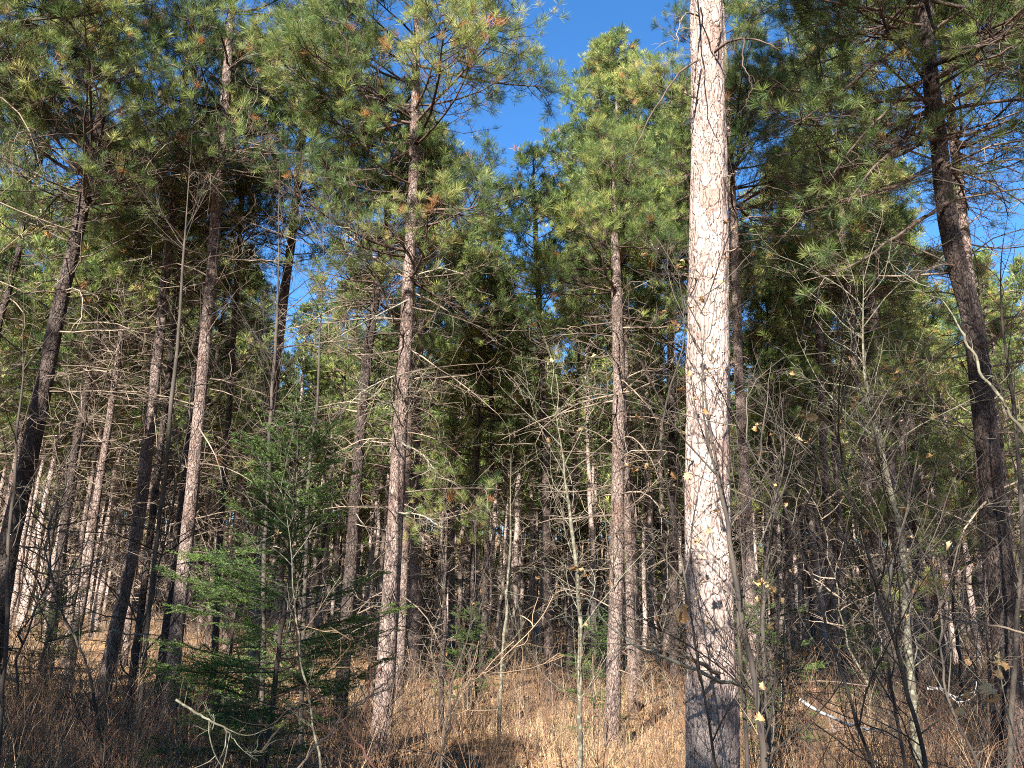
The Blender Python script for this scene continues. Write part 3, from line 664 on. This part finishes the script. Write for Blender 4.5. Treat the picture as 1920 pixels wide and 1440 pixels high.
# ------------------------------------------------------------------ bare saplings with a few dry leaves
def leaf_template(seed):
    rng = np.random.default_rng(seed); st = [0, .12, .28, .42, .58, .72, .88, 1.0]; wd = [.02, .10, .30, .17, .38, .18, .24, .02]
    v = []
    b1, b2 = rng.uniform(1.2, 2.6), rng.uniform(.3, 1.5) * rng.choice([-1, 1])
    for s_, w_ in zip(st, wd):
        y = math.sin(s_ * b1) / b1; z = (1 - math.cos(s_ * b1)) / b1
        for sx in (-1, 0, 1): v.append((sx * w_ * rng.uniform(.8, 1.2), y + abs(sx) * .05, z + abs(sx) * w_ * b2 + rng.normal(0, .02)))
    f = []
    for i in range(len(st) - 1):
        for j in (0, 1): a = i * 3 + j; f.append((a, a + 1, a + 4, a + 3))
    return np.array(v), np.array(f)
LEAF = [leaf_template(s_) for s_ in range(6)]
def add_leaves(mb, rng, P, D, size, mi=0):
    B = basis(norm(D), rng); B = np.stack([B[..., 0], B[..., 2], B[..., 1]], -1)
    for i in range(len(P)):
        v, f = LEAF[int(rng.integers(0, 6))]
        mb.add((v * size * rng.uniform(.7, 1.2)) @ B[i].T + P[i], f, mi, np.full(len(f), rng.random()), False)
def sapling(label, pts, Y, w0, w1, matn, seed, twigs=16, tl=(.3, 1.2), leaves=0, name='bare_sapling', cat='sapling', Ye=None, group=None, up_=.6, spread=(25, 60), t0=.25, root=True):
    rng = np.random.default_rng(seed); Ye = Y if Ye is None else Ye
    ys = np.linspace(Y, Ye, len(pts)); C_ = np.array([at(x, y, yy) for (x, y), yy in zip(pts, ys)])
    r0_, r1_ = w0 / 2 * depth(C_[0]) / F, w1 / 2 * depth(C_[-1]) / F
    g0 = float(gz(C_[0][0], C_[0][1]))
    if root and C_[0][2] > g0 - .05:
        dl = C_[0] - C_[1]; dl = dl / max(abs(dl[2]), .05) * (C_[0][2] - g0 + .08); dl[2] = -(C_[0][2] - g0 + .08)
        dl[:2] = np.clip(dl[:2], -.5, .5); C_ = np.concatenate([[C_[0] + dl], C_])
    k = 36; tt = np.concatenate([[0], np.cumsum(np.linalg.norm(np.diff(C_, axis=0), axis=1))]); tt /= tt[-1]; ts = np.linspace(0, 1, k)
    P = np.stack([np.interp(ts, tt, C_[:, i]) for i in range(3)], -1)
    for _ in range(4): P[1:-1] = (P[:-2] + 2 * P[1:-1] + P[2:]) / 4
    P[1:-1] += np.cumsum(rng.normal(0, .007 if tt.size > 4 else .003, (k - 2, 3)), 0) * np.sin(np.linspace(0, math.pi, k - 2))[:, None]
    base = P[0].copy(); t = thing(name, label, cat, tuple(base), group=group); P = P - base
    q = MB(); q.tube(P, np.linspace(r0_, r1_, k) * (1 + .07 * rng.normal(0, 1, k)) * np.clip((1.02 - np.linspace(0, 1, k)) / .35, .12, 1), 8); q.build('stem', M[matn], t)
    if twigs:
        L = rng.uniform(*tl, twigs); tv = rng.uniform(t0, .98, twigs); p2, T = sample(P[None], np.zeros(twigs, int), tv)
        P2 = wander(rng, p2, fork(rng, T, rad(spread[0]), rad(spread[1]), 1.0), L, 10, .085, up_ * .4, .25)
        ra = np.minimum(.0018 + .0034 * L, (r0_ * (1 - tv) + r1_ * tv) * .75)
        q = MB(); q.tube(P2, rad_lin(ra, np.full(twigs, .0013), 10), 5, 0, rng.random(twigs))
        c3 = np.maximum(2, (L * 7).astype(int)); i3 = np.repeat(np.arange(twigs), c3); p3, T3 = sample(P2, i3, rng.uniform(.2, .97, len(i3)))
        P3 = wander(rng, p3, fork(rng, T3, rad(30), rad(65), 1.0), L[i3] * rng.uniform(.12, .4, len(i3)), 6, .12, .1, .3)
        q.tube(P3, rad_lin(np.full(len(i3), .0019), np.full(len(i3), .001), 6), 4, 0, rng.random(len(i3)))
        i4 = np.repeat(np.arange(len(i3)), 2); p4, T4 = sample(P3, i4, rng.uniform(.2, .95, len(i4)))
        P4 = wander(rng, p4, fork(rng, T4, rad(30), rad(65), 1.0), rng.uniform(.03, .14, len(i4)), 4, .12, .1, .3)
        q.tube(P4, rad_lin(np.full(len(i4), .0013), np.full(len(i4), .0008), 4), 3, 0, rng.random(len(i4)))
        q.build('twig_crown', M[matn], t)
        if leaves:
            tips = np.concatenate([P3[:, -1], P4[:, -1]]); s_ = rng.choice(len(tips), leaves)
            q = MB(); add_leaves(q, rng, tips[s_] , np.array([[0, 0, -1.]]) + rng.normal(0, .5, (leaves, 3)), .055); q.build('dry_foliage', M['dryleaf'], t)
    return t
SP = [
 ('pale lichen-spotted sapling forking at breast height, between the central pine and the pale one', [(1086, 1440), (1084, 1300), (1080, 1150), (1074, 1060), (1062, 920), (1048, 800), (1030, 720)], 7.2, 12, 4, 'sapling_pale', 18, (.3, 1.1), 4),
 ('dark crooked sapling crossing the right side of the big pale trunk', [(1432, 1440), (1410, 1250), (1385, 1120), (1362, 1000), (1345, 890), (1325, 800), (1318, 700), (1312, 560)], 4.6, 17, 4, 'sapling', 22, (.3, 1.2), 12),
 ('second dark sapling crossing the big pale trunk, bowing to its left', [(1400, 1440), (1385, 1200), (1372, 1050), (1350, 900), (1318, 820), (1322, 640), (1320, 500)], 4.9, 9, 3, 'sapling', 16, (.3, .9), 16),
 ('smooth leaning sapling whose stem sweeps up left from the bottom right of centre', [(1625, 1440), (1590, 1330), (1560, 1270), (1530, 1180), (1500, 1060), (1455, 950), (1400, 860), (1345, 700)], 4.4, 9, 3, 'sapling', 16, (.3, 1.1), 10),
 ('second leaning sapling, farther right and steeper, sweeping up left', [(1745, 1440), (1712, 1330), (1680, 1220), (1650, 1150), (1620, 1040), (1590, 930), (1560, 780)], 4.8, 12, 4, 'sapling', 18, (.4, 1.3), 8),
 ('mossy pale sapling with a gnarled top, left of the dark bent pine', [(1722, 1410), (1715, 1300), (1714, 1160), (1705, 1050), (1690, 960), (1662, 850), (1630, 740), (1622, 640), (1618, 500)], 7.0, 18, 6, 'sapling_pale', 24, (.4, 1.5), 4),
 ('greenish sapling stem standing at the very left edge', [(0, 1330), (8, 1200), (14, 1080), (16, 960), (40, 700), (45, 500)], 6.0, 11, 3, 'sapling', 14, (.4, 1.2), 5),
 ('tall thin dark sapling rising between the two left sunlit pines', [(262, 1340), (285, 1050), (310, 900), (330, 700), (345, 480), (360, 250)], 9.5, 10, 5, 'sapling', 12, (.4, 1.3), 0),
 ('tall thin dark sapling in front of the pine over the spruce', [(488, 1350), (490, 1050), (500, 800), (515, 600), (520, 450), (525, 300)], 8.6, 11, 4, 'sapling', 16, (.5, 1.6), 0),
 ('slim pale sapling leaning left in front of the young spruce', [(580, 1340), (556, 1180), (548, 1060), (535, 950), (520, 890)], 5.4, 6, 2, 'sapling_pale', 10, (.2, .7), 2),
 ('dark sapling with long limbs rising right, right of the young spruce', [(565, 1360), (570, 1100), (575, 900), (600, 720), (605, 500), (608, 440)], 9.0, 10, 4, 'sapling', 14, (.6, 1.9), 0),
 ('thin sapling at the right side behind the dark bent pine', [(1900, 1300), (1915, 1000), (1905, 750), (1880, 600), (1872, 500), (1900, 350)], 7.0, 11, 4, 'sapling', 14, (.3, 1.2), 0),
 ('slender oak sapling holding tan leaves left of the big pale trunk top', [(1290, 1100), (1262, 930), (1235, 800), (1300, 640), (1270, 480), (1230, 380)], 4.8, 6, 2, 'sapling', 14, (.3, .9), 36),
 ('slender twig-like oak sapling with curled leaves near the bottom right corner', [(1920, 1460), (1900, 1370), (1880, 1310), (1862, 1275)], 2.9, 9, 3, 'sapling_pale', 5, (.06, .25), 6),
 ('thin mossy sapling with fine twigs between the stout pine and the centre', [(940, 1250), (946, 1100), (950, 1000), (958, 850)], 12, 7, 3, 'sapling_pale', 12, (.3, .9), 0),
 ('bare dark sapling in the brush left of the slender sunlit pine', [(190, 1400), (170, 1250), (120, 1150), (90, 1050), (60, 900)], 6.8, 7, 2, 'sapling', 14, (.3, .9), 2),
 ('dark sapling curving up right of the smooth leaning saplings', [(1690, 1400), (1662, 1250), (1650, 1100), (1690, 950), (1725, 820), (1735, 700)], 6, 8, 3, 'sapling', 14, (.3, 1.2), 4),
 ('thin sapling with arching grey twigs below the dark bent pine', [(1830, 1400), (1790, 1300), (1775, 1150), (1740, 1000), (1700, 900)], 6, 7, 2, 'sapling', 18, (.4, 1.4), 4),
 ('thin dark sapling just right of the stout pine near the centre left', [(830, 1440), (845, 1300), (880, 1200), (890, 1100)], 6.5, 6, 2, 'sapling', 8, (.2, .6), 1),
 ('fine twiggy dark sapling at the right foot of the big pale trunk', [(1450, 1440), (1440, 1300), (1425, 1180), (1440, 1000), (1470, 850), (1460, 700)], 5.4, 12, 3, 'sapling', 22, (.3, 1.1), 10),
]
for i, (lab, pts, Y, w0, w1, mn, tw, tl, lv) in enumerate(SP):
    sapling(lab, pts, Y, w0, w1, mn, 60 + i, int(tw * (1.0 if 'big pale trunk' in lab or i == 3 else 1.7)), tl, lv)
# long leaning stems crossing the foreground
ST = [
 ('long red-tipped twig leaning across the bottom left of centre', [(720, 1460), (670, 1400), (610, 1320), (555, 1258)], 2.6, 5, 2, 'red_twig', 4),
 ('tan twig crossing the red-tipped one near the bottom', [(490, 1410), (530, 1350), (580, 1290)], 2.7, 4, 2, 'tan_twig', 2),
 ('pale tan branch rising right from the bottom, left of the sunlit grass', [(810, 1460), (850, 1370), (880, 1310), (920, 1260), (965, 1222)], 2.8, 5, 2, 'tan_twig', 7),
 ('thin orange twig arching left among the brush near the stout pine', [(870, 1330), (860, 1270), (845, 1200), (820, 1155)], 3.2, 4, 2, 'tan_twig', 2),
 ('upright dark red whip just left of the stout pine foot', [(672, 1400), (690, 1290), (704, 1200)], 3.2, 4, 2, 'red_twig', 3),
 ('thick tan stick lying slanted in the brush at the bottom left', [(330, 1312), (380, 1345), (430, 1380), (470, 1420)], 3.4, 5, 2, 'sapling_pale', 7),
 ('gray crooked dead stick leaning over the bottom left of centre', [(550, 1450), (600, 1400), (660, 1350), (740, 1290), (765, 1230)], 3.6, 5, 2, 'dead', 6),
 ('long thin diagonal stem crossing in front of the bent pine', [(1960, 860), (1890, 780), (1830, 700), (1780, 600), (1740, 530)], 4.0, 7, 4, 'sapling_pale', 5),
 ('thin pale arching stem at the lower right, below the bent pine', [(1960, 1200), (1850, 1165), (1760, 1150), (1700, 1180)], 4.4, 5, 2, 'dead', 6),
]
for i, (lab, pts, Y, w0, w1, mn, tw) in enumerate(ST):
    sapling(lab, pts, Y, w0, w1, mn, 160 + i, tw, (.1, .4), 0, 'leaning_twig', 'twig', root=False)
sapling('white birch limb lying slanted in the brush right of the big pale trunk', [(1500, 1312), (1530, 1330), (1560, 1345), (1600, 1362), (1640, 1368), (1700, 1392)], 6.5, 7, 3, 'birch', 181, 3, (.1, .3), 0, 'fallen_limb', 'fallen branch', root=False)
sapling('short pale limb stub resting in the brush left of the mossy sapling foot', [(1740, 1290), (1775, 1297), (1800, 1320)], 6.5, 7, 4, 'birch', 182, 2, (.1, .2), 0, 'fallen_limb', 'fallen branch', root=False)
sapling('bright fallen limb across the slender sunlit pine on the left', [(210, 1180), (240, 1190), (290, 1190), (310, 1198)], 8, 3.5, 2, 'sapling_pale', 183, 2, (.1, .2), 0, 'fallen_limb', 'fallen branch', root=False)

# curled dead leaves near the lens
for i, (x, y, Y, s_, lab) in enumerate(((1280, 1150, 4.7, .10, 'crumpled yellow leaf caught on the left edge of the big pale trunk'), (1084, 1072, 7.1, .10, 'yellow leaf on the pale lichen-spotted sapling'),
                                  (1845, 1305, 2.85, .06, 'long curled tan leaf near the bottom right corner'), (1862, 1262, 2.85, .045, 'small curled tan leaf above the long curled one'),
                                  (1805, 1325, 2.9, .05, 'pair of curled tan leaves left of the long curled leaf'), (1510, 790, 3.2, .055, 'blurred brown leaf hanging right of the big pale trunk'))):
    rng = np.random.default_rng(200 + i); q = MB(); add_leaves(q, rng, rng.normal(0, s_ * .25, (3, 3)), np.array([[0, 0, -1.]]) + rng.normal(0, .35, (3, 3)), s_)
    p = at(x, y, Y); o = q.build('dry_leaf', M['dryleaf']); o.location = tuple(p + np.array([0, 0, s_ * .5])); tag(o, lab, 'leaf')

# ------------------------------------------------------------------ shrubs, brush, grass, litter
def shrub_mesh(seed, H, nst):
    rng = np.random.default_rng(seed); q = MB()
    p0 = np.concatenate([rng.normal(0, .10, (nst, 2)), np.full((nst, 1), -.03)], 1)
    a = rng.uniform(0, 6.28, nst); s_ = rng.uniform(.05, .45, nst); d = norm(np.stack([np.cos(a) * s_, np.sin(a) * s_, np.ones(nst)], -1))
    L = H * rng.uniform(.55, 1.1, nst); P1 = wander(rng, p0, d, L, 9, .06, .05, .15); q.tube(P1, rad_lin(.0022 + .0022 * L, np.full(nst, .0012), 9), 4, 0, rng.random(nst))
    c = np.maximum(3, (L * 7).astype(int)); i2 = np.repeat(np.arange(nst), c); p2, T = sample(P1, i2, rng.uniform(.25, .97, len(i2)))
    L2 = L[i2] * rng.uniform(.12, .4, len(i2)); P2 = wander(rng, p2, fork(rng, T, rad(20), rad(50), 1.3), L2, 6, .09, .2, .2); q.tube(P2, rad_lin(np.full(len(i2), .002), np.full(len(i2), .001), 6), 3, 0, rng.random(len(i2)))
    i3 = np.repeat(np.arange(len(i2)), 2); p3, T3 = sample(P2, i3, rng.uniform(.2, .9, len(i3)))
    P3 = wander(rng, p3, fork(rng, T3, rad(20), rad(50), 1.3), rng.uniform(.05, .2, len(i3)), 4, .1, .2, .2); q.tube(P3, rad_lin(np.full(len(i3), .0013), np.full(len(i3), .0009), 4), 3, 0, rng.random(len(i3)))
    return q
SH = []
for i in range(8):
    q = shrub_mesh(300 + i, [1.0, 1.3, .8, 1.5, 1.1, .9, 1.35, .7][i], [9, 7, 10, 6, 8, 12, 8, 10][i])
    SH.append(q.build('bare_shrub', M[['brush', 'brush', 'red_twig', 'sapling', 'brush', 'tan_twig', 'brush', 'red_twig'][i]], data_only=True))
KN = ['brown', 'brown', 'reddish', 'dark', 'brown', 'tan', 'brown', 'reddish']
rng = np.random.default_rng(77)
def sreg(px):
    return ('at the bottom left under the leaning pines' if px < 420 else 'at the foot of the young spruce' if px < 680 else 'around the stout pine foot left of centre' if px < 900 else
            'in the sunlit grass near the centre' if px < 1280 else 'right of the big pale trunk' if px < 1600 else 'below the dark bent pine at the right')
for j in range(150):
    Y = 3.4 + 9.5 * rng.random() ** .8; px = rng.uniform(-60, 1980)
    if 880 < px < 1290 and rng.random() < .62: continue
    if 1270 < px < 1420 and Y < 6.4: continue
    x = at(px, 1440, Y)[0]; i = int(rng.integers(0, 8)); o = bpy.data.objects.new('bare_shrub', SH[i]); COL.objects.link(o)
    s_ = rng.uniform(.7, 1.15) * (.75 if 700 < px < 1290 else 1); o.location = (x, Y, float(gz(x, Y))); o.rotation_euler = (rng.normal(0, .1), rng.normal(0, .1), rng.uniform(0, 6.28)); o.scale = (s_,) * 3
    lab = 'leafless %s shrub %s' % (KN[i], sreg(px)); tag(o, lab, 'shrub', 'bare shrubs ' + sreg(px))

# uncountable brush farther back
def brush(n, Y0, Y1, H, name, label, mats, fat, seed, clear=None, k=6):
    rng = np.random.default_rng(seed); Y = Y0 + (Y1 - Y0) * rng.random(n) ** .75; X = Y * rng.uniform(-.72, .72, n)
    if clear is not None: kp = clear(X, Y, rng); X, Y = X[kp], Y[kp]
    n = len(X); p0 = np.stack([X, Y, gz(X, Y) - .03], -1); a = rng.uniform(0, 6.28, n); s_ = rng.uniform(0, .55, n)
    d = norm(np.stack([np.cos(a) * s_, np.sin(a) * s_, np.ones(n)], -1)); L = rng.uniform(*H, n) * (.7 + .5 * np.sin(X * .8 + 1) * np.sin(Y * .6)) .clip(.4, 1.3)
    q = MB(); P1 = wander(rng, p0, d, L, k, .07, 0, .2); mi = rng.integers(0, len(mats), n)
    i2 = np.repeat(np.arange(n), 5); p2, T = sample(P1, i2, rng.uniform(.3, .95, len(i2))); P2 = wander(rng, p2, fork(rng, T, rad(20), rad(55), 1.3), L[i2] * rng.uniform(.15, .45, len(i2)), 4, .1, .15, .2)
    for m0 in range(len(mats)):
        s1 = mi == m0; q.tube(P1[s1], rad_lin((.0022 + .0018 * L[s1]) * fat, np.full(s1.sum(), .0012 * fat), k), 3, m0, rng.random(s1.sum()))
        s2 = mi[i2] == m0; q.tube(P2[s2], rad_lin(np.full(s2.sum(), .0018 * fat), np.full(s2.sum(), .001 * fat), 4), 3, m0, rng.random(s2.sum()))
    tag(q.build(name, [M[x] for x in mats]), label, 'undergrowth', kind='stuff')
def clr(X, Y, rng):
    px = 960 + F * X / (Y * 1.0)
    open_ = (px > 860) & (px < 1290) & (Y < 15)
    return ~open_ | (rng.random(len(X)) < .42)
brush(5200, 3.2, 15, (.35, 1.25), 'undergrowth', 'tangled brown leafless undergrowth across the foreground', ['brush', 'red_twig', 'sapling', 'tan_twig'], 1.0, 401, clr, 7)
brush(13000, 13, 48, (.4, 1.35), 'far_undergrowth', 'reddish brown brush between the far trunks', ['brush', 'brush', 'tan_twig', 'dead'], 2.0, 402)

brush(8000, 46, 118, (1.0, 2.6), 'hillside_undergrowth', 'brown brush on the far rising ground', ['brush', 'brush', 'dead'], 4.5, 403)

def blades(n, Y0, Y1, ln, wdt, name, label, matn, seed, lay=.5, dn=None):
    rng = np.random.default_rng(seed); Y = Y0 + (Y1 - Y0) * rng.random(n) ** .8; X = Y * rng.uniform(-.74, .74, n)
    if dn is not None: kp = dn(X, Y, rng); X, Y = X[kp], Y[kp]
    n = len(X); p = np.stack([X, Y, gz(X, Y) - .01], -1); a = rng.uniform(0, 6.28, n); L = rng.uniform(*ln, n)[:, None]
    s_ = np.abs(rng.normal(0, lay, n)); d = norm(np.stack([np.cos(a) * s_, np.sin(a) * s_, np.ones(n)], -1)); d2 = norm(d + np.stack([np.cos(a), np.sin(a), -.5 * np.ones(n)], -1) * rng.uniform(.2, 1.0, n)[:, None])
    b = rng.uniform(0, 6.28, n); sd_ = np.stack([np.cos(b), np.sin(b), np.zeros(n)], -1) * (wdt * (1 + Y / 12))[:, None]
    m_ = p + d * L * .55; tip = m_ + d2 * L * .45
    V = np.stack([p - sd_, p + sd_, m_ + sd_ * .7, m_ - sd_ * .7, tip], 1); i = np.arange(n)[:, None] * 5
    rn = np.clip(rng.beta(2, 2, n) + .25 * np.sin(X * 1.1) * np.sin(Y * .9 + 2), 0, 1)
    q = MB(); q.add(V, i + np.array([[0, 1, 2, 3]]), 0, rn, False); o2 = q.n; q.f.append((i + np.array([[3, 2, 4]])).astype(np.int32)); q.mi.append(np.zeros(n, np.int32)); q.sm.append(np.zeros(n, bool)); q.rn.append(rn.astype(np.float32))
    tag(q.build(name, M[matn]), label, 'grass', kind='stuff')
def gd(X, Y, rng):
    px = 960 + F * X / Y; dens = np.where((px > 680) & (px < 1400), 1, .4) * np.clip((22 - Y) / 8, .12, 1) * (.35 + .65 * (np.sin(X * .7 + 2) * np.sin(Y * .5) > -.35))
    return rng.random(len(X)) < dens
blades(90000, 3.0, 24, (.10, .42), .0016, 'dry_grass', 'dry straw-coloured grass on the forest floor', 'grass', 411, .55, gd)
rng = np.random.default_rng(431); n = 900; Y = 4 + 20 * rng.random(n); X = Y * rng.uniform(-.7, .7, n); p0 = np.stack([X, Y, gz(X, Y) + .015], -1); a = rng.uniform(0, 6.28, n)
P1 = wander(rng, p0, norm(np.stack([np.cos(a), np.sin(a), rng.normal(.03, .08, n)], -1)), rng.uniform(.2, 1.3, n), 6, .1, 0, .2); q = MB()
q.tube(P1, rad_lin(rng.uniform(.004, .014, n), np.full(n, .003), 6), 5, 0, rng.random(n))
tag(q.build('fallen_sticks', M['dead']), 'small dead sticks littering the forest floor', 'sticks', kind='stuff')
# fallen leaves and needles
rng = np.random.default_rng(421); n = 26000; Y = 3 + 27 * rng.random(n) ** .9; X = Y * rng.uniform(-.74, .74, n)
sz = rng.uniform(.02, .055, n)[:, None]; c = np.stack([X, Y, gz(X, Y) + rng.uniform(.004, .05, n)], -1); B = basis(norm(np.stack([rng.normal(0, .4, n), rng.normal(0, .4, n), np.ones(n)], -1)), rng)
q = MB(); V = np.stack([c + B[..., 0] * sz, c + B[..., 1] * sz * .55 + B[..., 2] * sz * .2, c - B[..., 0] * sz, c - B[..., 1] * sz * .55 + B[..., 2] * sz * .15], 1)
q.add(V, np.arange(n * 4).reshape(-1, 4), 0, rng.random(n), False)
tag(q.build('leaf_litter', M['litter']), 'orange-brown fallen leaves scattered on the forest floor', 'leaf litter', kind='stuff')
